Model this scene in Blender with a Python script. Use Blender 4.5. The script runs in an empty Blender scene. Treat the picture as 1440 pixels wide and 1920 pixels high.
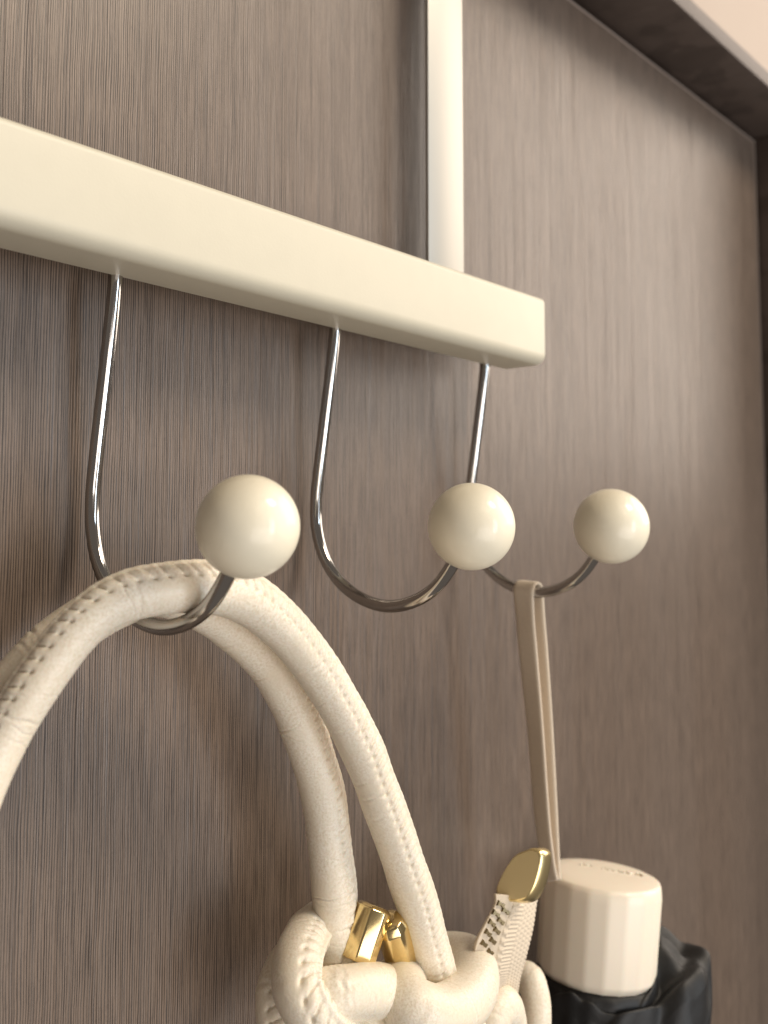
import bpy, bmesh, math, random
import numpy as np
from mathutils import Vector, Matrix
random.seed(7); rng = np.random.default_rng(7)
S = bpy.context.scene
COL = S.collection

# ------------------------------------------------------------------ camera
F, CX, CY, HY, VPX = 1850.0, 720.0, 840.0, 985.0, 2350.0      # focal length, centre, horizon, vanishing point of the door (photo px)
PIT = math.atan((HY-CY)/F); YAW = math.atan((VPX-CX)*math.cos(PIT)/F)
FW = np.array([math.cos(YAW)*math.cos(PIT), math.sin(YAW)*math.cos(PIT), math.sin(PIT)])
RT = np.array([math.sin(YAW), -math.cos(YAW), 0.0]); UP = np.cross(RT, FW)
HD = 0.226                                                     # metres from the camera to the door face
ORG = np.array([0.0, -HD, 1.5])                                # camera position; door face is the plane y = 0
def ray(u, v): return FW + RT*(u-CX)/F - UP*(v-CY)/F
def at(u, v, h):                                               # the point at distance h (perpendicular to the door) seen at u, v
    d = ray(u, v); return ORG + d*(h/d[1])
def depth(P): return float((np.asarray(P)-ORG) @ FW)
def W(x, h, z): return np.array([x, h-HD, z+1.5])              # x along the door, h from the camera, z above the camera

cam = bpy.data.cameras.new('camera'); co = bpy.data.objects.new('camera', cam); COL.objects.link(co)
co.matrix_world = Matrix(((RT[0], UP[0], -FW[0], ORG[0]), (RT[1], UP[1], -FW[1], ORG[1]), (RT[2], UP[2], -FW[2], ORG[2]), (0, 0, 0, 1)))
cam.sensor_fit = 'VERTICAL'; cam.sensor_height = 24.0; cam.lens = 24.0*F/1920
cam.shift_y = (CY-960)/1920.0
cam.clip_start = 0.005; cam.clip_end = 50
cam.dof.use_dof = True; cam.dof.focus_distance = 0.262; cam.dof.aperture_fstop = 9.0
S.camera = co

# ------------------------------------------------------------------ light
world = bpy.data.worlds.new('World'); S.world = world; world.use_nodes = True
bg = world.node_tree.nodes['Background']; bg.inputs[0].default_value = (1.0, 0.86, 0.74, 1); bg.inputs[1].default_value = 0.17
def area(name, loc, target, sx, sy, watts, col):
    l = bpy.data.lights.new(name, 'AREA'); l.shape = 'RECTANGLE'; l.size = sx; l.size_y = sy; l.energy = watts; l.color = col
    o = bpy.data.objects.new(name, l); COL.objects.link(o); o.location = loc
    o.rotation_euler = (Vector(target)-Vector(loc)).to_track_quat('-Z', 'Y').to_euler()
    return o
TGT = (0.25, 0, 1.5)
area('ceiling_lamp', (0.72, -1.05, 2.65), TGT, 0.45, 0.45, 18, (1.0, 0.86, 0.68))
area('sheen_fill', (1.75, -0.65, 2.15), (0.4, 0, 1.6), 1.2, 1.2, 22, (1.0, 0.88, 0.76))  # added area light in place of a bright wall, for the door's sheen
area('window_light', (0.62, -2.1, 1.52), TGT, 0.45, 1.0, 13, (0.70, 0.86, 1.0))
area('front_fill', (-0.05, -1.55, 0.98), TGT, 1.5, 0.9, 16, (1.0, 0.91, 0.83))  # added low fill for knobs and bar underside, replaces bounce from the room
S.view_settings.view_transform = 'Standard'; S.view_settings.look = 'None'; S.view_settings.gamma = 1.0
S.view_settings.exposure = 0.0
S.render.engine = 'CYCLES'

# ------------------------------------------------------------------ helpers
def link(name, me, mat, parent=None, smooth=True):
    o = bpy.data.objects.new(name, me); COL.objects.link(o)
    if mat: me.materials.append(mat)
    if smooth: me.polygons.foreach_set('use_smooth', [True]*len(me.polygons))
    if parent: o.parent = parent; o.matrix_parent_inverse = Matrix.Identity(4); o.location = -Vector(root_loc(parent))
    return o
def root_loc(p):
    v = Vector((0, 0, 0))
    while p: v += p.location; p = p.parent
    return v
def thing(name, loc, label, cat, group=None):
    o = bpy.data.objects.new(name, None); COL.objects.link(o); o.location = loc; o.empty_display_size = .01
    o['label'] = label; o['category'] = cat
    if group: o['group'] = group
    return o
def mesh_of(name, verts, faces):
    me = bpy.data.meshes.new(name); me.from_pydata([tuple(v) for v in verts], [], faces); me.update(); return me
def grid(name, V, close_u=False, close_v=False, cap=False):
    """V[n, m, 3] points -> mesh; m is the ring direction when close_v; uv holds the ring and length position"""
    n, m = V.shape[:2]
    idx = np.arange(n*m).reshape(n, m)
    a = idx if close_u else idx[:-1]
    nxt = np.roll(idx, -1, 0) if close_u else idx[1:]
    if close_v: q = np.stack([a, np.roll(a, -1, 1), np.roll(nxt, -1, 1), nxt], -1)
    else: q = np.stack([a[:, :-1], a[:, 1:], nxt[:, 1:], nxt[:, :-1]], -1)
    q = q.reshape(-1, 4)
    verts = V.reshape(-1, 3); faces = q.tolist()
    if cap:
        faces.append(idx[0][::-1].tolist()); faces.append(idx[-1].tolist())
    me = mesh_of(name, verts, faces)
    uv = me.uv_layers.new(name='UVMap')
    U = np.repeat(np.linspace(0, 1, n), m).reshape(n, m); Vv = np.tile(np.linspace(0, 1, m), (n, 1))
    li = np.zeros(len(me.loops), dtype=np.int32); me.loops.foreach_get('vertex_index', li)
    uv.data.foreach_set('uv', np.stack([U.ravel()[li], Vv.ravel()[li]], -1).ravel())
    return me
def spline(P, n, closed=False):
    """Catmull-Rom through P, resampled to n points equally spaced along the length; extra columns are carried along"""
    P = np.asarray(P, float); k = len(P)
    if closed: Q = np.vstack([P[-1], P, P[0], P[1]]); segs = k
    else: Q = np.vstack([2*P[0]-P[1], P, 2*P[-1]-P[-2]]); segs = k-1
    out = []
    for i in range(segs):
        p0, p1, p2, p3 = Q[i:i+4]
        # centripetal parametrisation
        d = lambda a, b: max(np.linalg.norm((b-a)[:3])**.5, 1e-5)
        t0 = 0; t1 = t0+d(p0, p1); t2 = t1+d(p1, p2); t3 = t2+d(p2, p3)
        t = np.linspace(t1, t2, 60, endpoint=False)[:, None]
        A1 = (t1-t)/(t1-t0)*p0+(t-t0)/(t1-t0)*p1; A2 = (t2-t)/(t2-t1)*p1+(t-t1)/(t2-t1)*p2; A3 = (t3-t)/(t3-t2)*p2+(t-t2)/(t3-t2)*p3
        B1 = (t2-t)/(t2-t0)*A1+(t-t0)/(t2-t0)*A2; B2 = (t3-t)/(t3-t1)*A2+(t-t1)/(t3-t1)*A3
        out.append((t2-t)/(t2-t1)*B1+(t-t1)/(t2-t1)*B2)
    out.append((P[0] if closed else P[-1])[None]); C = np.vstack(out)
    L = np.r_[0, np.cumsum(np.linalg.norm(np.diff(C[:, :3], axis=0), axis=1))]
    s = np.linspace(0, L[-1], n, endpoint=not closed)
    return np.stack([np.interp(s, L, C[:, j]) for j in range(C.shape[1])], -1), s
def frames(C, ref, closed=False):
    """tangent, axis A along ref (a vector or one per point) made perpendicular, and B = T x A"""
    if closed: T = np.roll(C, -1, 0)-np.roll(C, 1, 0)
    else: T = np.gradient(C, axis=0)
    T /= np.linalg.norm(T, axis=1)[:, None]
    R = np.broadcast_to(np.asarray(ref, float), C.shape)
    A = R-(R*T).sum(1)[:, None]*T; A /= np.linalg.norm(A, axis=1)[:, None]
    return T, A, np.cross(T, A)
def rod(name, pts, r, mat, parent, n=120, m=24, ref=(1, 0, 0), closed=False, cap=True):
    C, s = spline(pts, n, closed); T, A, B = frames(C[:, :3], ref, closed)
    a = np.linspace(0, 2*np.pi, m, endpoint=False)
    V = C[:, None, :3]+r*(np.cos(a)[None, :, None]*A[:, None]+np.sin(a)[None, :, None]*B[:, None])
    return link(name, grid(name, V, close_u=closed, close_v=True, cap=cap and not closed), mat, parent)
def smooth_noise(n, step, amp):
    k = max(4, int(n/step)+4); x = np.linspace(0, k-1, n)
    v = rng.normal(0, 1, k); i = np.floor(x).astype(int).clip(0, k-2); f = x-i; f = f*f*(3-2*f)
    return amp*(v[i]*(1-f)+v[i+1]*f)
def box(name, lo, hi, mat, parent=None, bevel=0.0, seg=3):
    bm = bmesh.new(); bmesh.ops.create_cube(bm, size=1.0)
    lo, hi = Vector(lo), Vector(hi)
    for v in bm.verts: v.co = Vector(((lo[i]+hi[i])/2+v.co[i]*(hi[i]-lo[i]) for i in range(3)))
    if bevel: bmesh.ops.bevel(bm, geom=list(bm.edges), offset=bevel, segments=seg, profile=.5, affect='EDGES')
    me = bpy.data.meshes.new(name); bm.to_mesh(me); bm.free()
    return link(name, me, mat, parent, smooth=bool(bevel))

# ------------------------------------------------------------------ materials
def new_mat(name):
    m = bpy.data.materials.new(name); m.use_nodes = True
    nt = m.node_tree; b = nt.nodes['Principled BSDF']
    return m, nt, b
def node(nt, t, **kw):
    n = nt.nodes.new(t)
    for k, v in kw.items():
        if k.startswith('in_'): n.inputs[k[3:].replace('_', ' ')].default_value = v
        else: setattr(n, k, v)
    return n
def coords(nt, scale, space='Object', rot=(0, 0, 0)):
    tc = node(nt, 'ShaderNodeTexCoord'); mp = node(nt, 'ShaderNodeMapping'); mp.inputs['Scale'].default_value = scale; mp.inputs['Rotation'].default_value = rot
    nt.links.new(tc.outputs[space], mp.inputs['Vector']); return mp.outputs[0]
def noise(nt, vec, scale, detail=3, rough=.55):
    n = node(nt, 'ShaderNodeTexNoise'); n.inputs['Scale'].default_value = scale; n.inputs['Detail'].default_value = detail; n.inputs['Roughness'].default_value = rough
    nt.links.new(vec, n.inputs['Vector']); return n.outputs['Fac']
def ramp(nt, fac, stops, interp='LINEAR'):
    r = node(nt, 'ShaderNodeValToRGB'); cr = r.color_ramp; cr.interpolation = interp
    while len(cr.elements) < len(stops): cr.elements.new(.5)
    for e, (p, c) in zip(cr.elements, stops):
        e.position = p; e.color = (c, c, c, 1) if isinstance(c, (int, float)) else (*c, 1)
    nt.links.new(fac, r.inputs['Fac']); return r.outputs['Color']
def mix(nt, a, b, fac, mode='MIX'):
    m = node(nt, 'ShaderNodeMix', data_type='RGBA', blend_type=mode)
    for s, v in ((m.inputs[6], a), (m.inputs[7], b), (m.inputs[0], fac)):
        if isinstance(v, (int, float)): s.default_value = v
        elif isinstance(v, tuple): s.default_value = (*v, 1)
        else: nt.links.new(v, s)
    return m.outputs[2]
def bump(nt, b, height, strength, dist=.001, prev=None):
    n = node(nt, 'ShaderNodeBump'); n.inputs['Strength'].default_value = strength; n.inputs['Distance'].default_value = dist
    nt.links.new(height, n.inputs['Height'])
    if prev: nt.links.new(prev, n.inputs['Normal'])
    nt.links.new(n.outputs[0], b.inputs['Normal']); return n.outputs[0]

def wood_door(name, base, dark, light, rough=.38, horizontal=False):
    m, nt, b = new_mat(name)
    k = (lambda x, z: (z, 1, x)) if horizontal else (lambda x, z: (x, 1, z))
    wob = node(nt, 'ShaderNodeVectorMath', operation='MULTIPLY_ADD'); tc = coords(nt, k(1, 1))
    nz = node(nt, 'ShaderNodeTexNoise'); nz.inputs['Scale'].default_value = 45; nt.links.new(tc, nz.inputs['Vector'])
    nt.links.new(nz.outputs['Color'], wob.inputs[0]); wob.inputs[1].default_value = (.0010, .0, .0010); nt.links.new(tc, wob.inputs[2])
    def lay(x, z, d, r_):
        mp = node(nt, 'ShaderNodeMapping'); mp.inputs['Scale'].default_value = k(x, z); nt.links.new(wob.outputs[0], mp.inputs['Vector']); return noise(nt, mp.outputs[0], 1.0, d, r_)
    pores = lay(2500, 6, 1, .5); dash = lay(2700, 75, 2, .5); fine = lay(4200, 520, 2, .6)
    bands = lay(75, 1.6, 2, .5); wide = lay(16, .8, 1, .5)
    c = mix(nt, base, light, ramp(nt, bands, [(.36, 0), (.66, .5)]))
    c = mix(nt, c, (base[0]*.90, base[1]*.85, base[2]*.80), ramp(nt, wide, [(.45, 0), (.62, .45)]))
    c = mix(nt, c, dark, ramp(nt, fine, [(.50, 0), (.72, .30)]))
    c = mix(nt, c, dark, ramp(nt, dash, [(.53, 0), (.64, .25)]))
    wm = node(nt, 'ShaderNodeMapping'); wm.inputs['Scale'].default_value = k(430, 22); nt.links.new(wob.outputs[0], wm.inputs['Vector'])
    wv = node(nt, 'ShaderNodeTexWave'); wv.bands_direction = 'Z' if horizontal else 'X'; wv.inputs['Scale'].default_value = 1.0
    wv.inputs['Distortion'].default_value = 7.0; wv.inputs['Detail'].default_value = 2.0; wv.inputs['Detail Scale'].default_value = .55; nt.links.new(wm.outputs[0], wv.inputs['Vector'])
    brk = ramp(nt, lay(900, 60, 2, .5), [(.40, 0), (.68, .62)])
    line = mix(nt, ramp(nt, wv.outputs['Fac'], [(.50, 0), (.76, .95)]), (0.0, 0.0, 0.0), brk)
    c = mix(nt, c, dark, mix(nt, ramp(nt, pores, [(.52, 0), (.60, .45)]), (0.0, 0.0, 0.0), brk))
    c = mix(nt, c, dark, line)
    nt.links.new(c, b.inputs['Base Color'])
    b.inputs['Roughness'].default_value = rough; b.inputs['Specular IOR Level'].default_value = .5
    inv = ramp(nt, pores, [(.50, 1), (.62, 0)])
    bump(nt, b, inv, .35, .0002)
    return m
M = {}
M['door'] = wood_door('door_wood', (.188, .141, .110), (.028, .020, .016), (.208, .157, .124), .36)
M['frame'] = wood_door('frame_wood', (.085, .062, .051), (.05, .035, .028), (.10, .075, .063), .6, True)
M['jamb'] = wood_door('jamb_wood', (.075, .056, .047), (.05, .035, .028), (.14, .105, .088), .42)
m, nt, b = new_mat('edge_band'); b.inputs['Base Color'].default_value = (.26, .21, .18, 1); b.inputs['Roughness'].default_value = .35; M['edge'] = m
m, nt, b = new_mat('gap_dark'); b.inputs['Base Color'].default_value = (.03, .03, .035, 1); b.inputs['Roughness'].default_value = .7; M['gap'] = m
m, nt, b = new_mat('wall_paper'); c = mix(nt, (.40, .325, .275), (.43, .36, .305), noise(nt, coords(nt, (1, 1, 1)), 12, 3)); nt.links.new(c, b.inputs['Base Color']); b.inputs['Roughness'].default_value = .8
bump(nt, b, noise(nt, coords(nt, (1, 1, 1)), 900, 3), .3, .0004); M['wall'] = m
def paint(name, col, rough, bumpy=.05, scale=900, coat=0.0, mottled=.06):
    m, nt, b = new_mat(name); v = coords(nt, (1, 1, 1))
    c2 = tuple(max(0, x*(1-mottled)) for x in col)
    c = mix(nt, col, c2, ramp(nt, noise(nt, v, 120, 4), [(.4, 0), (.65, 1)]))
    nt.links.new(c, b.inputs['Base Color']); b.inputs['Roughness'].default_value = rough
    b.inputs['Coat Weight'].default_value = coat; b.inputs['Coat Roughness'].default_value = .12
    bump(nt, b, noise(nt, v, scale, 3), bumpy, .0003); return m
M['bar'] = paint('cream_paint', (.59, .55, .44), .46, .10, 1300, mottled=.02)
M['knob'] = paint('cream_lacquer', (.90, .83, .66), .36, .25, 420, .45, .04)
def metal(name, col, rough, bumpy=0, scale=(60, 60, 4000)):
    m, nt, b = new_mat(name); b.inputs['Base Color'].default_value = (*col, 1); b.inputs['Metallic'].default_value = 1; b.inputs['Roughness'].default_value = rough
    v = coords(nt, scale); n_ = noise(nt, v, 1.0, 3)
    if bumpy: bump(nt, b, n_, bumpy, .0002)
    return m
M['chrome'] = metal('chrome', (.50, .485, .47), .11); M['chrome'].node_tree.nodes['Principled BSDF'].inputs['Specular Tint'].default_value = (.40, .38, .36, 1)  # dark edge tint stands in for the shadowed door mirrored in the rods
M['strap'] = metal('satin_steel', (.43, .415, .38), .5, .04, (40, 40, 900))
M['gold_side'] = metal('side_lit_gold', (.88, .72, .38), .30)  # clamp sides: lighter gold, their bright reflection put into the colour
M['gold'] = metal('gold_plate', (.80, .63, .32), .16, .10, (260, 260, 260))
M['gold_satin'] = metal('satin_gold', (.74, .61, .34), .55, .05, (700, 700, 700)); M['gold_satin'].node_tree.nodes['Principled BSDF'].inputs['Metallic'].default_value = .25
def leather(name, col):
    m, nt, b = new_mat(name); v = coords(nt, (1, 1, 1))
    mott = noise(nt, v, 1500, 4, .65); big = noise(nt, v, 90, 3)
    c = mix(nt, col, (col[0]*.80, col[1]*.74, col[2]*.64), ramp(nt, mott, [(.40, 0), (.66, .8)]))
    c = mix(nt, c, (col[0]*.93, col[1]*.90, col[2]*.84), ramp(nt, big, [(.45, 0), (.65, .8)]))
    nt.links.new(c, b.inputs['Base Color']); b.inputs['Roughness'].default_value = .42
    b.inputs['Subsurface Weight'].default_value = .08; b.inputs['Subsurface Scale'].default_value = .002
    vo = node(nt, 'ShaderNodeTexVoronoi'); vo.inputs['Scale'].default_value = 1300; nt.links.new(v, vo.inputs['Vector'])
    p = bump(nt, b, vo.outputs['Distance'], .12, .0003)
    bump(nt, b, noise(nt, v, 500, 4, .6), .25, .0004, p)
    return m
M['leather'] = leather('ivory_leather', (.82, .755, .645))
m, nt, b = new_mat('handle_plastic'); b.inputs['Base Color'].default_value = (.86, .775, .645, 1); b.inputs['Roughness'].default_value = .36; b.inputs['Subsurface Weight'].default_value = .1; b.inputs['Subsurface Scale'].default_value = .004; M['plastic'] = m
def cloth(name, col, rough, sx, sz, bumpy=.3):
    m, nt, b = new_mat(name); v = coords(nt, (1, 1, 1))
    c = mix(nt, col, tuple(x*.8 for x in col), noise(nt, v, 1400, 3)); nt.links.new(c, b.inputs['Base Color']); b.inputs['Roughness'].default_value = rough
    b.inputs['Sheen Weight'].default_value = .2
    w = node(nt, 'ShaderNodeTexWave'); w.bands_direction = 'Z'; w.inputs['Scale'].default_value = sz; w.inputs['Distortion'].default_value = 1.0; nt.links.new(v, w.inputs['Vector'])
    bump(nt, b, w.outputs['Fac'], bumpy, .0003); return m
M['elastic'] = cloth('beige_elastic', (.72, .61, .48), .75, 400, 420)
M['tape'] = cloth('cream_tape', (.72, .61, .47), .7, 400, 500, .15)
m, nt, b = new_mat('tooth_resin'); b.inputs['Base Color'].default_value = (.22, .17, .09, 1); b.inputs['Metallic'].default_value = .6; b.inputs['Roughness'].default_value = .35; M['tooth'] = m
m, nt, b = new_mat('black_nylon'); b.inputs['Base Color'].default_value = (.004, .004, .0045, 1); b.inputs['Roughness'].default_value = .58
bump(nt, b, noise(nt, coords(nt, (1, 1, 1)), 60, 4), .3, .003); M['nylon'] = m

# ------------------------------------------------------------------ door, frame, wall
DX1, DZ1 = .614, .2434
door = thing('door', (0.18, 0, .4), 'brown wood-grain door leaf behind the hook rack', 'door')
def slab(name, x0, x1, h0, h1, z0, z1, mat, par, bev=0, seg=2): return box(name, W(x0, h0, z0), W(x1, h1, z1), mat, par, bev, seg)
slab('door_panel', -.28, DX1-.0012, HD, HD+.035, -1.1, DZ1-.0012, M['door'], door)
slab('edge_band', -.28, DX1, HD-.0004, HD+.035, DZ1-.0012, DZ1, M['edge'], door)
slab('edge_band', DX1-.0012, DX1, HD-.0004, HD+.035, -1.1, DZ1-.0012, M['edge'], door)
fr = thing('door_frame', (0.18, 0, .4), 'dark brown wooden door frame along the top and right of the door', 'door frame')
HF = .1922
slab('header', -.32, DX1+.05, HF, HD+.03, DZ1+.0028, .2551, M['frame'], fr, .0006)
slab('jamb', DX1+.0028, DX1+.05, HF-.0003, HD+.03, -1.1, DZ1+.0025, M['jamb'], fr, .0006)
slab('gap_backing', -.32, DX1+.0026, HD+.012, HD+.036, DZ1+.0003, DZ1+.0026, M['gap'], fr)  # dark backing, the shade inside the gap put into its colour
sc = at(1434, 412, .197)
rod('screw', [W(DX1+.0030, .199, sc[2]-1.5), W(DX1+.0016, .199, sc[2]-1.5)], .0016, M['chrome'], fr, 4, 16, (0, 0, 1))
wall = slab('wall', -.6, 1.6, HF+.0035, HF+.03, .2551, .8, M['wall'], None); wall['kind'] = 'structure'
wall2 = slab('wall', DX1+.05, 1.6, HF+.0035, HF+.03, -1.1, .2549, M['wall'], None); wall2['kind'] = 'structure'

# ------------------------------------------------------------------ hook rack
rack = thing('hook_rack', tuple(W(.2, .205, .07)), 'cream over-door hook rack with three chrome hooks and round knobs', 'hook rack')
def make_bar():
    x0, x1, re = -.10, .3137, .0022
    h0, h1 = .1945, .2132
    zt = lambda x: .0868+(x-.0987)*(-.0022/.2147); zb = lambda x: .0633+(x-.0987)*(-.0038/.2147)
    rad = [.0042, .0018, .0018, .0022]                          # front bottom, back bottom, back top, front top
    def section(x, d):
        A, B_, lo, hi = h0+d, h1-d, zb(x)+d, zt(x)-d
        out = []
        for (ch, cz, q0), r in zip(((A, lo, 180), (B_, lo, 270), (B_, hi, 0), (A, hi, 90)), rad):
            r = max(r-d, .0003)
            oh = ch+r if ch == A else ch-r; oz = cz+r if cz == lo else cz-r
            for q in np.radians(np.linspace(q0, q0+90, 9)): out.append(W(x, oh+r*math.cos(q), oz+r*math.sin(q)))
        return out
    secs = [section(x0+re-re*math.sin(q), re*(1-math.cos(q))) for q in np.radians(np.linspace(90, 0, 8))]
    secs += [section(x, 0) for x in np.linspace(x0+re, x1-re, 12)[1:-1]]
    secs += [section(x1-re+re*math.sin(q), re*(1-math.cos(q))) for q in np.radians(np.linspace(0, 90, 8))]
    o = link('bar', grid('bar', np.array(secs), close_v=True, cap=True), M['bar'], rack)
    for p in o.data.polygons:
        if len(p.vertices) > 4: p.use_smooth = False
make_bar()
HS = .2148
a0 = at(803, 235, HS)[0]; a1 = at(868.5, 235, HS)[0]
box('hanger_strap', (a0, HS-HD, 1.5+.066), (a1, HS-HD+.0014, 1.5+.42), M['strap'], rack, .0003, 2)
PROF = [(0, .0668), (.0004, .0600), (.0021, .0474), (.0047, .0308), (.0070, .0159), (.0080, .0075), (.0076, -.0008), (.0047, -.0092), (-.0011, -.0164), (-.0095, -.0214), (-.0200, -.0236), (-.0298, -.0219), (-.0380, -.0174), (-.0446, -.0098), (-.0502, -.0003)]
HR = .2122
ROD = .00185
hook_x = [.1392, .2188, .2992]; knob_r = [.0112, .01205, .01255]
def hook_pt(x, k): return W(x, HR+PROF[k][0], PROF[k][1])
hook0 = None
for i, x in enumerate(hook_x):
    if i == 0:
        hook0 = h = rod('hook', [W(0, HR+a, b_)-W(0, HR, 0) for a, b_ in PROF], ROD, M['chrome'], None, 160, 24)
        bm = bmesh.new(); bmesh.ops.create_uvsphere(bm, u_segments=64, v_segments=40, radius=1.0)
        me = bpy.data.meshes.new('knob'); bm.to_mesh(me); bm.free()
        k = link('knob', me, M['knob'])
    else:
        h = hook0.copy(); COL.objects.link(h); k = k.copy(); COL.objects.link(k)
    h.parent = rack; h.location = Vector(W(x, HR, 0))-rack.location
    h.rotation_euler = (0, 0, [.020, .044, .018][i])
    k.parent = h; k.location = (0, -.0502, -.0003); k.scale = (knob_r[i],)*3; k.rotation_euler = (.4+i, .7*i, .3)

# ------------------------------------------------------------------ handbag
bag = thing('handbag', tuple(at(640, 1960, .19)), 'ivory leather handbag with stitched tubular handles hung on the nearest hook', 'handbag')
CAMV = lambda P: (ORG-P)/np.linalg.norm(ORG-P, axis=-1)[..., None]
def leather_tube(name, pts, R, seam=None, closed=False, per=.00026, m=96, wrinkles=40, pitch=.0030, flange=.13, caps=True, ref=None, wr_depth=1.0, rscale=None):
    """pts: (u, v, h) or points; seam: function C, T -> direction the stitched seam faces"""
    P = [at(*p) if len(p) == 3 and p[0] > 1 or abs(p[0]) > 1 or p[1] > 5 else np.asarray(p) for p in pts]
    _, s = spline(P, 50, closed); L = np.linalg.norm(np.diff(spline(P, 400, closed)[0], axis=0), axis=1).sum()
    n = int(L/per); C, s = spline(P, n, closed)
    C[:, 0] += smooth_noise(n, .012/per, .00012) if not closed else 0
    if closed: T = np.roll(C, -1, 0)-np.roll(C, 1, 0)
    else: T = np.gradient(C, axis=0)
    T /= np.linalg.norm(T, axis=1)[:, None]
    d = seam(C, T)
    T, A, B = frames(C, d, closed)
    t = np.linspace(-np.pi, np.pi, m, endpoint=False)[None, :]; S_ = s[:, None]
    ph = 2*np.pi*S_/pitch
    r = np.full((n, m), R)
    tw = 0.0
    if not closed: r *= 1+smooth_noise(n, .010/per, .018)[:, None]
    if flange:
        g = np.exp(-(np.abs(t)/.13)**2.5); sc_ = .5+.5*np.cos(ph)
        r += R*flange*g*(.78+.22*sc_**.6)+R*.035*np.exp(-((np.abs(t)-.45)/.36)**2)
        jit = smooth_noise(n, pitch/per*.7, .35)[:, None]; amp = 1+smooth_noise(n, pitch/per, .35)[:, None]
        t0 = .90
        for sd in (1, -1):
            x = t*sd
            win = np.exp(-((x-.50)/.30)**2)
            sl = (ph+jit)/(2*np.pi)+.5-.60*(x-t0)*sd        # creases run from each stitch hole to the edge
            c_ = np.cos(2*np.pi*sl)
            r -= R*.11*amp*win*(np.clip(c_, 0, 1)**6)
            r += R*.034*win*(np.clip(-c_, 0, 1)**1.2)
            ds = (sl-np.round(sl))*pitch
            r -= R*.11*np.exp(-((x-t0)/.085)**2)*np.exp(-(ds/.00040)**2)
            r -= R*.05*np.exp(-((x-t0)/.15)**2)*np.exp(-(ds/.0010)**2)
    for _ in range(wrinkles):
        s0 = rng.uniform(0, L); tc = rng.uniform(-np.pi, np.pi); wd = rng.uniform(.4, 1.3); w = rng.uniform(.00022, .0005); dp = rng.uniform(.02, .055)*R*wr_depth
        sl = rng.normal(0, .0009); cv = rng.normal(0, .0006)
        dt = (t-tc+np.pi) % (2*np.pi)-np.pi
        lo = np.abs(s-s0) < .008
        line = (S_[lo]-s0)-sl*dt-cv*dt*dt+.00025*np.sin(5*dt+s0*900)
        e = np.exp(-(dt/wd)**2)
        fl = 1-np.exp(-(t/.35)**2)
        r[lo] += e*fl*(-dp*np.exp(-(line/w)**2)+.45*dp*np.exp(-((line-1.9*w)/(1.3*w))**2)+.45*dp*np.exp(-((line+1.9*w)/(1.3*w))**2))
    if rscale is not None: r *= np.interp(np.linspace(0, 1, n), *rscale)[:, None]
    V = C[:, None]+r[..., None]*(np.cos(t)[..., None]*A[:, None]+np.sin(t)[..., None]*B[:, None])
    return link(name, grid(name, V, close_u=closed, close_v=True, cap=caps and not closed), M['leather'], bag)

def arch_seam(deg):
    def fn(C, T):
        v = CAMV(C); out = np.cross(T, v); out /= np.linalg.norm(out, axis=1)[:, None]
        c0 = C.mean(0); 
        sgn = np.sign((out*(C-np.array([c0[0], c0[1], C[:, 2].min()]))).sum(1).mean())
        a = math.radians(deg) if np.isscalar(deg) else np.radians(np.interp(np.linspace(0, 1, len(C)), *deg))[:, None]
        return sgn*out*np.cos(a)+v*np.sin(a)
    return fn
hf, hb = .1835, .1965
HL = lambda h, u: h+.0125*min(1, max(0, (330-u)/330))**.9              # the left legs lean back towards the door
front = [(u, v, HL(hf, u)) for u, v in [(-92, 1790), (-88, 1660), (-60, 1545), (-22, 1445), (18, 1368), (56, 1306), (99, 1243), (142, 1188), (194, 1141), (246, 1118), (300, 1107), (352, 1102), (402, 1104), (443, 1115), (481, 1136), (524, 1172), (562, 1213), (596, 1259), (629, 1313), (656, 1361), (678, 1405), (697, 1453), (717, 1505), (736, 1558), (754, 1611), (771, 1664), (788, 1717), (806, 1785), (824, 1860)]]
back = [(u, v, HL(hb, u)) for u, v in [(-90, 1790), (-110, 1660), (-105, 1535), (-70, 1415), (-25, 1345), (30, 1281), (88, 1219), (155, 1168), (215, 1134), (280, 1112), (345, 1122), (402, 1152), (455, 1195), (492, 1232), (522, 1271), (548, 1318), (565, 1362), (580, 1405), (597, 1462), (610, 1528), (618, 1598), (625, 1668), (627, 1719), (626, 1780), (626, 1850)]]
leather_tube('handle', front, .0052, arch_seam(([0, .3, .5, .7, 1], [6, 6, 8, 20, 20])), wrinkles=80, wr_depth=.55, rscale=([0, .28, .40, .46, .52, 1], [.97, .97, 1.15, 1.14, 1.07, 1.10]))
leather_tube('handle', back, .0058, arch_seam(([0, .35, .5, 1], [-78, -78, -9, -9])), wrinkles=110)
def G2(u, v, h): return (480+u/2.483, 1500+v/2.483, h)         # points read off an enlarged view of the knots
def view_seam(dx, dy, dz):
    def fn(C, T): return np.broadcast_to(RT*dx+UP*dy-FW*dz, C.shape)
    return fn
leather_tube('knot_strap', [G2(300, 575, .203), G2(235, 640, .199), G2(190, 750, .193), G2(190, 870, .189), G2(245, 975, .186), G2(335, 1065, .185), G2(430, 1130, .187)], .0064, view_seam(.9, .15, .35), wrinkles=18, flange=.15, wr_depth=.6)
leather_tube('knot_strap', [G2(240, 690, .207), G2(145, 780, .206), G2(105, 890, .204), G2(110, 1030, .202), G2(150, 1150, .2)], .0060, view_seam(.5, .2, .8), wrinkles=12, wr_depth=.6)
leather_tube('knot_strap', [G2(220, 945, .197), G2(330, 918, .187), G2(450, 897, .184), G2(560, 890, .186), G2(660, 905, .193)], .0070, view_seam(0, -1, -.4), wrinkles=45, flange=.0, wr_depth=.45)
leather_tube('knot_strap', [G2(330, 1090, .192), G2(430, 1082, .187), G2(540, 1068, .186), G2(680, 1085, .19)], .0048, view_seam(0, .9, .5), wrinkles=25)
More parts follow.
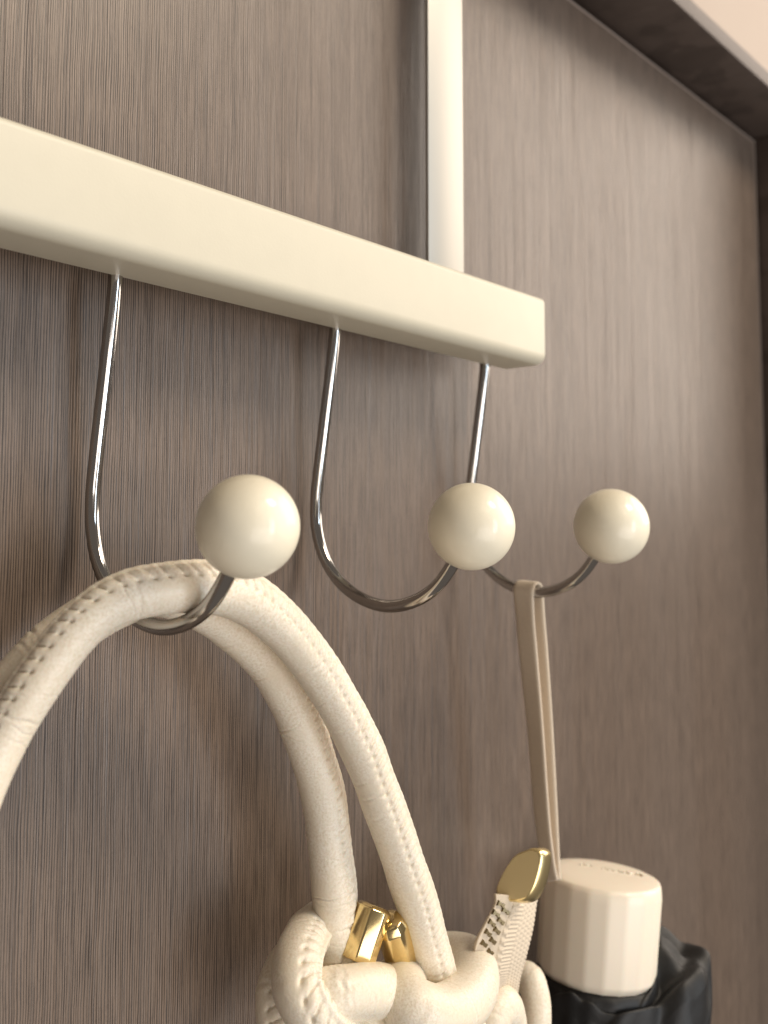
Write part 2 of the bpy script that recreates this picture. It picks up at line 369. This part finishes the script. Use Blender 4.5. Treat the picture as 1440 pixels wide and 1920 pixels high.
leather_tube('knot_strap', [G2(672, 885, .185), G2(722, 962, .178), G2(838, 1002, .1745), G2(960, 945, .175), G2(1012, 840, .180), G2(985, 755, .188), G2(900, 738, .196), G2(780, 775, .196), G2(695, 825, .191)], .0077, view_seam(.1, -1, -.3), closed=True, wrinkles=40, flange=0, wr_depth=.45)
leather_tube('knot_strap', [G2(1060, 1170, .187), G2(1085, 1030, .185), G2(1135, 962, .185), G2(1165, 1030, .186), G2(1170, 1170, .187)], .0064, view_seam(0, -1, -.3), wrinkles=20, flange=0, wr_depth=.5)
leather_tube('knot_strap', [G2(1170, 860, .2), G2(1225, 815, .196), G2(1275, 830, .192), G2(1298, 900, .189), G2(1308, 1010, .187), G2(1300, 1140, .188)], .0047, view_seam(0, -1, -.4), wrinkles=15, flange=0, wr_depth=.6)
leather_tube('knot_strap', [G2(640, 1120, .181), G2(760, 1130, .177), G2(900, 1120, .177), G2(1000, 1090, .181)], .0058, view_seam(0, -1, -.4), wrinkles=25, flange=0)
leather_tube('handle_tail', [G2(380, 900, .194), G2(430, 800, .192), G2(475, 720, .191)], .0046, view_seam(1, 0, -.3), wrinkles=15, flange=0)
def facet_tip(p0, p1, r, sides, twist, bulge):
    a, b_ = np.array(p0), np.array(p1); T = (b_-a); L = np.linalg.norm(T); T /= L
    A = np.cross(T, FW); A /= np.linalg.norm(A); B = np.cross(T, A)
    bm = bmesh.new(); rings = []
    for tt, rr in bulge:
        ring = []
        for k in range(sides):
            q = 2*math.pi*k/sides+twist
            ring.append(bm.verts.new(a+T*L*tt+r*rr*(math.cos(q)*A+math.sin(q)*B)))
        rings.append(ring)
    for i in range(len(rings)-1):
        for k in range(sides): bm.faces.new((rings[i][k], rings[i][(k+1) % sides], rings[i+1][(k+1) % sides], rings[i+1][k]))
    bm.faces.new(rings[0][::-1]); bm.faces.new(rings[-1])
    bmesh.ops.recalc_face_normals(bm, faces=list(bm.faces))
    bmesh.ops.bevel(bm, geom=list(bm.edges), offset=.00035, segments=3, profile=.5, affect='EDGES')
    me = bpy.data.meshes.new('metal_tip'); bm.to_mesh(me); bm.free()
    o = link('metal_tip', me, M['gold'], bag); return o
facet_tip(at(*G2(468, 745, .190)), at(*G2(553, 487, .189)), 0.0052, 8, .2+math.pi/8, [(0, 1.0), (.93, 1.0), (1.0, .72)])
facet_tip(at(*G2(712, 850, .189)), at(*G2(618, 560, .187)), .0050, 8, .5, [(0, .92), (.9, 1.0), (1.0, .80), (1.03, .4)])

# zipper end: woven tape, teeth and a gold clamp
def onplane(u, v, P0, n):
    d = ray(u, v); return ORG+d*(((P0-ORG)@n)/(d@n))
def make_tape():
    rows = [((1118, 440, .1780), (1222, 445, .1755), (1312, 450, .1800)), ((1118, 480, .1780), (1215, 490, .1755), (1305, 485, .1800)), ((1075, 570, .1785), (1178, 585, .1760), (1290, 590, .1805)),
            ((1030, 665, .1795), (1150, 690, .1775), (1262, 710, .182)), ((1010, 760, .182), (1135, 800, .1800), (1232, 820, .185)), ((1000, 860, .186), (1130, 910, .186), (1215, 920, .189))]
    L = spline([at(*G2(*r[0])) for r in rows], 150)[0]; Cc = spline([at(*G2(*r[1])) for r in rows], 150)[0]; R_ = spline([at(*G2(*r[2])) for r in rows], 150)[0]
    k = 60; V = np.zeros((150, 2*k, 3))
    for j in range(k):
        f = j/k; V[:, j] = L*(1-f)+Cc*f
        g = j/(k-1); V[:, k+j] = Cc*(1-g)+R_*g
    du = np.gradient(V, axis=0); dv = np.gradient(V, axis=1); N = np.cross(du, dv); N /= np.linalg.norm(N, axis=2)[..., None]
    if (N[60, 30] @ (ORG-V[60, 30])) < 0: N = -N
    i = np.arange(150)[:, None]; j = np.arange(2*k)[None, :]
    hgt = np.zeros((150, 2*k))
    rib = (j > k-6) & (j < k+22); knit = j >= k+22; lip = (j < k) & (j > k-12)
    hgt = np.where(rib, .00022*np.sin(i*2*np.pi/5.0), hgt)
    hgt = np.where(knit, .00026*np.abs(np.sin((i+((j-k-22)//8)*2.5)*np.pi/6.0))*np.abs(np.sin((j-k-22)*np.pi/8.0)), hgt)
    hgt = np.where(lip, .0003+.00022*np.sin(i*2*np.pi/10.0), hgt)
    top = V+N*hgt[..., None]; bot = V-N*.0011
    ring = np.concatenate([top, bot[:, ::-1]], 1)
    o = link('zipper_tape', grid('zipper_tape', ring, close_v=True, cap=True), M['tape'], bag)
    return o, V, N
tape, TV, TN = make_tape()
def make_tooth():
    out = [(-1, .62), (-.35, .42), (-.12, .16), (.12, .16), (.35, .34), (1, .5), (1, -.5), (.35, -.34), (.12, -.16), (-.12, -.16), (-.35, -.42), (-1, -.62)]
    bm = bmesh.new(); lo = [bm.verts.new((x, y, -.2)) for x, y in out]; hi = [bm.verts.new((x*.93, y*.9, .45)) for x, y in out]
    n = len(out)
    for i in range(n): bm.faces.new((lo[i], lo[(i+1) % n], hi[(i+1) % n], hi[i]))
    bm.faces.new(hi); bm.faces.new(lo[::-1])
    me = bpy.data.meshes.new('zipper_tooth'); bm.to_mesh(me); bm.free(); return me
tooth_me = make_tooth(); tooth_me.materials.append(M['tooth'])
K6 = lambda u, v: (880+u/3.6, 1560+v/3.6)
centres = [(207, 490), (175, 552), (147, 616), (121, 682), (96, 750), (240, 535), (208, 600), (180, 665), (154, 735), (138, 805)]
px = np.array([[CX+F*((p-ORG)@RT)/((p-ORG)@FW), CY-F*((p-ORG)@UP)/((p-ORG)@FW)] for p in TV[:, :60].reshape(-1, 3)])
for u, v in centres:
    q = np.array(K6(u, v)); k = int(np.argmin(((px-q)**2).sum(1))); i, j = k//60, k % 60
    P, N = TV[i, j], TN[i, j]; X = TV[i, min(j+8, 59)]-TV[i, max(j-8, 0)]; X = X+.25*(TV[min(i+5, 149), j]-TV[max(i-5, 0), j]); X -= (X@N)*N; X /= np.linalg.norm(X); Y = np.cross(N, X)
    t = bpy.data.objects.new('zipper_tooth', tooth_me); COL.objects.link(t); t.parent = tape
    sc_ = .00135
    mw = Matrix((( X[0], Y[0], N[0], 0), (X[1], Y[1], N[1], 0), (X[2], Y[2], N[2], 0), (0, 0, 0, 1)))
    t.matrix_local = Matrix.Translation(Vector(P)+Vector(N)*.00015) @ mw @ Matrix.Scale(sc_, 4)
    t.location = Vector(P)+Vector(N)*.00015
def make_clamp():
    face = [(1248, 235), (1290, 222), (1322, 240), (1325, 275), (1312, 350), (1288, 418), (1262, 458), (1225, 472), (1160, 470), (1125, 458), (1113, 425), (1128, 375), (1165, 305), (1205, 255)]
    P0 = at(*G2(1220, 350, .1745)); v = -ray(480+1220/2.483, 1500+350/2.483); v /= np.linalg.norm(v)
    ang = math.radians(-31); n = v*math.cos(ang)+np.cross(np.array([0, 0, 1.0]), v)*math.sin(ang)+np.array([0, 0, .02]); n /= np.linalg.norm(n)
    bm = bmesh.new()
    ctr = np.mean([onplane(*G2(a, b_, 0)[:2], P0, n) for a, b_ in face], 0)
    levels = [(.0, .90), (-.0007, 1.0), (-.0062, 1.04), (-.0066, 1.0)]
    pts = np.array([onplane(*G2(a, b_, 0)[:2], P0, n) for a, b_ in face])
    pts = spline(pts, 56, True)[0]
    rings = [[bm.verts.new(ctr+(p-ctr)*sc_+n*dz) for p in pts] for dz, sc_ in levels]
    k = len(pts)
    for a, b_ in zip(rings[:-1], rings[1:]):
        for i in range(k): bm.faces.new((a[i], a[(i+1) % k], b_[(i+1) % k], b_[i]))
    bm.faces.new(rings[0]); bm.faces.new(rings[-1][::-1])
    bmesh.ops.recalc_face_normals(bm, faces=list(bm.faces))
    me = bpy.data.meshes.new('clamp'); bm.to_mesh(me); bm.free()
    o = link('zipper_clamp', me, M['gold_satin'], bag)
    me.materials.append(M['gold_side'])
    for f in me.polygons:
        if len(f.vertices) == 4: f.material_index = 1
        f.use_smooth = len(f.vertices) == 4
    return o
make_clamp()

# ------------------------------------------------------------------ umbrella
Utop, Ubot = at(1128, 1639, .194), at(1117, 1819, .1951)
umb = thing('umbrella', tuple(Ubot), 'folded black umbrella with a beige faceted handle hung by its strap on the farthest hook', 'umbrella')
AX = (Utop-Ubot); UL = np.linalg.norm(AX); AX /= UL
UA = np.cross(AX, FW); UA /= np.linalg.norm(UA); UB = np.cross(AX, UA)      # UA to the left or right of the view, UB along it
if UA @ RT < 0: UA = -UA
if UB @ FW < 0: UB = -UB
RTOP = 112/F*depth(Utop); RBOT = 110/F*depth(Ubot)
def make_handle():
    sides = 20; prof = [(-.06, .90), (0, .96), (.02, .99), (.05, 1.0), (.86, 1.0), (.94, .985), (.985, .955), (1.0, .90)]
    n = sides*6; V = []
    for tt, rr in prof:
        row = []
        for k in range(n):
            a = 2*math.pi*k/n; seg = 2*math.pi/sides
            al = ((a+.1) % seg)-seg/2
            fac = math.cos(seg/2)/math.cos(al)
            fac = .15+.85*fac if tt < .95 else 1-(1-fac)*.3
            R_ = (RBOT+(RTOP-RBOT)*min(max(tt, 0), 1))*rr*(1+(fac-1)*1.1)
            row.append(Ubot+AX*UL*tt+R_*(math.cos(a)*UA+math.sin(a)*UB))
        V.append(row)
    # slightly domed top
    for rr, dz in ((.6, .0006), (.3, .0009), (.02, .001)):
        V.append([Utop+AX*dz+RTOP*rr*(math.cos(2*math.pi*k/n)*UA+math.sin(2*math.pi*k/n)*UB) for k in range(n)])
    me = grid('handle', np.array(V), close_v=True, cap=True)
    return link('handle', me, M['plastic'], umb)
hd = make_handle()
# raised script on the top of the handle
def top_pt(x, y): return Utop+AX*(.0010-.0003)+RTOP*(x*UA+y*UB)
strokes = [[(-.30, .30), (-.24, .42), (-.18, .30), (-.12, .40), (-.10, .28)], [(.04, .12), (.10, .30), (.15, .10), (.19, .26), (.24, .08), (.30, .20), (.34, .06)], [(.38, .08), (.44, .16), (.48, .04), (.54, .12)], [(.60, .06), (.66, .12), (.68, .02)]]
V, Fc = [], []
for st in strokes:
    C, s = spline([top_pt(*p) for p in st], 40); T, A, B = frames(C, AX)
    base = len(V)
    for i in range(40):
        for k in range(6):
            a = 2*math.pi*k/6; V.append(C[i]+.00045*(math.cos(a)*A[i]+math.sin(a)*B[i]))
    for i in range(39):
        for k in range(6): Fc.append((base+i*6+k, base+i*6+(k+1) % 6, base+(i+1)*6+(k+1) % 6, base+(i+1)*6+k))
let = link('script_lettering', mesh_of('script', V, Fc), M['plastic'], hd)
# wrist strap: a flat elastic loop over the hook
def make_strap():
    hF, hB = .1912, .1995
    rodz = 1.5-.0235
    fl = [at(1046, 1650, hF), at(1042, 1632, hF), at(1032, 1555, hF), at(1017, 1351, hF), at(1006, 1215, hF), at(1001, 1155, hF)]
    fr_ = [at(1021, 1155, hF), at(1026, 1215, hF), at(1035.5, 1351, hF), at(1046, 1546, hF), at(1050, 1632, hF), at(1051, 1650, hF)]
    bl = [at(1026, 1652, hB-.002), at(1020, 1632, hB-.002), at(1006, 1555, hB-.001), at(988, 1351, hB), at(973, 1215, hB), at(968, 1155, hB)]
    xc = hook_x[2]+.0012; w = .0031
    arcF = [np.array([xc-w*math.cos(a), hF-HD, rodz+w*math.sin(a)]) for a in np.linspace(.0, math.pi, 9)]
    arcB = [np.array([xc-w*math.cos(a), hB-HD, rodz+.0004+w*math.sin(a)]) for a in np.linspace(.0, math.pi, 9)]
    br = [p+np.array([0, hB-hF, 0]) for p in fr_[:-2]]+[p+np.array([0, hB-hF-.004, 0]) for p in fr_[-2:]]
    n = 260
    Fp = spline(fl+arcF+fr_, n)[0]; Bp = spline(bl+arcB+br, n)[0]
    k = 10; V = np.stack([Fp*(1-f)+Bp*f for f in np.linspace(0, 1, k)], 1)
    N = np.cross(np.gradient(V, axis=0), np.gradient(V, axis=1)); N /= np.linalg.norm(N, axis=2)[..., None]
    f = np.linspace(-1, 1, k); th = .00062*np.sqrt(1-np.abs(f)**4*.75)[None, :, None]
    ring = np.concatenate([V+N*th, (V-N*th)[:, ::-1]], 1)
    return link('wrist_strap', grid('wrist_strap', ring, close_v=True, cap=True), M['elastic'], umb)
make_strap()
# gathered black fabric below the handle
def make_canopy():
    n, m = 260, 620
    l = np.linspace(0, 1, n)[:, None]; a = np.linspace(-np.pi, np.pi, m, endpoint=False)[None, :]
    a2 = a+.5*l                                                  # the folds wind round the shaft
    right = np.exp(-(np.abs(a2-.45)/.85)**2.6)
    lk = [0, .05, .12, .30, .37, .5, 1]
    def prof(v): return np.interp(l, lk, v)
    rr = prof([.84, .94, 1.03, 1.72, 1.90, 1.97, 2.02])*right+prof([.84, .93, .99, 1.04, 1.09, 1.16, 1.42])*(1-right)
    zz = (prof([-1, 0, 15, 9, 5, -6, -75])*right+prof([-1, -2, -4, -9, -13, -22, -75])*(1-right))*.001
    g = np.clip((l-.05)/.15, 0, 1); g = g*g*(3-2*g)
    w_ = lambda x: np.sin(x+.7*np.sin(x))                        # soft rolls with one steep side
    f1 = w_(3*a2+4.0*l+.6*np.sin(2*a2)); f2 = w_(20*l-2.0*a2+.7*np.sin(2*a2+1)); f3 = w_(7*a2+12*l+1.5*np.sin(2*a2)); f4 = np.sin(17*a2-9*l+2*np.sin(3*a2))
    rr = rr+g*(.050*f1+.045*f2*(.5+l)+.030*f3+.010*f4)
    zz = zz+g*(.0022*f2+.0017*f3+.0006*f4)
    V = Ubot+AX*zz[..., None]+(RBOT*rr)[..., None]*(np.cos(a)[..., None]*UA+np.sin(a)[..., None]*UB)
    o = link('canopy', grid('canopy', np.transpose(V, (0, 1, 2)), close_v=True), M['nylon'], umb)
    md = o.modifiers.new('thick', 'SOLIDIFY'); md.thickness = .0005
    return o
make_canopy()
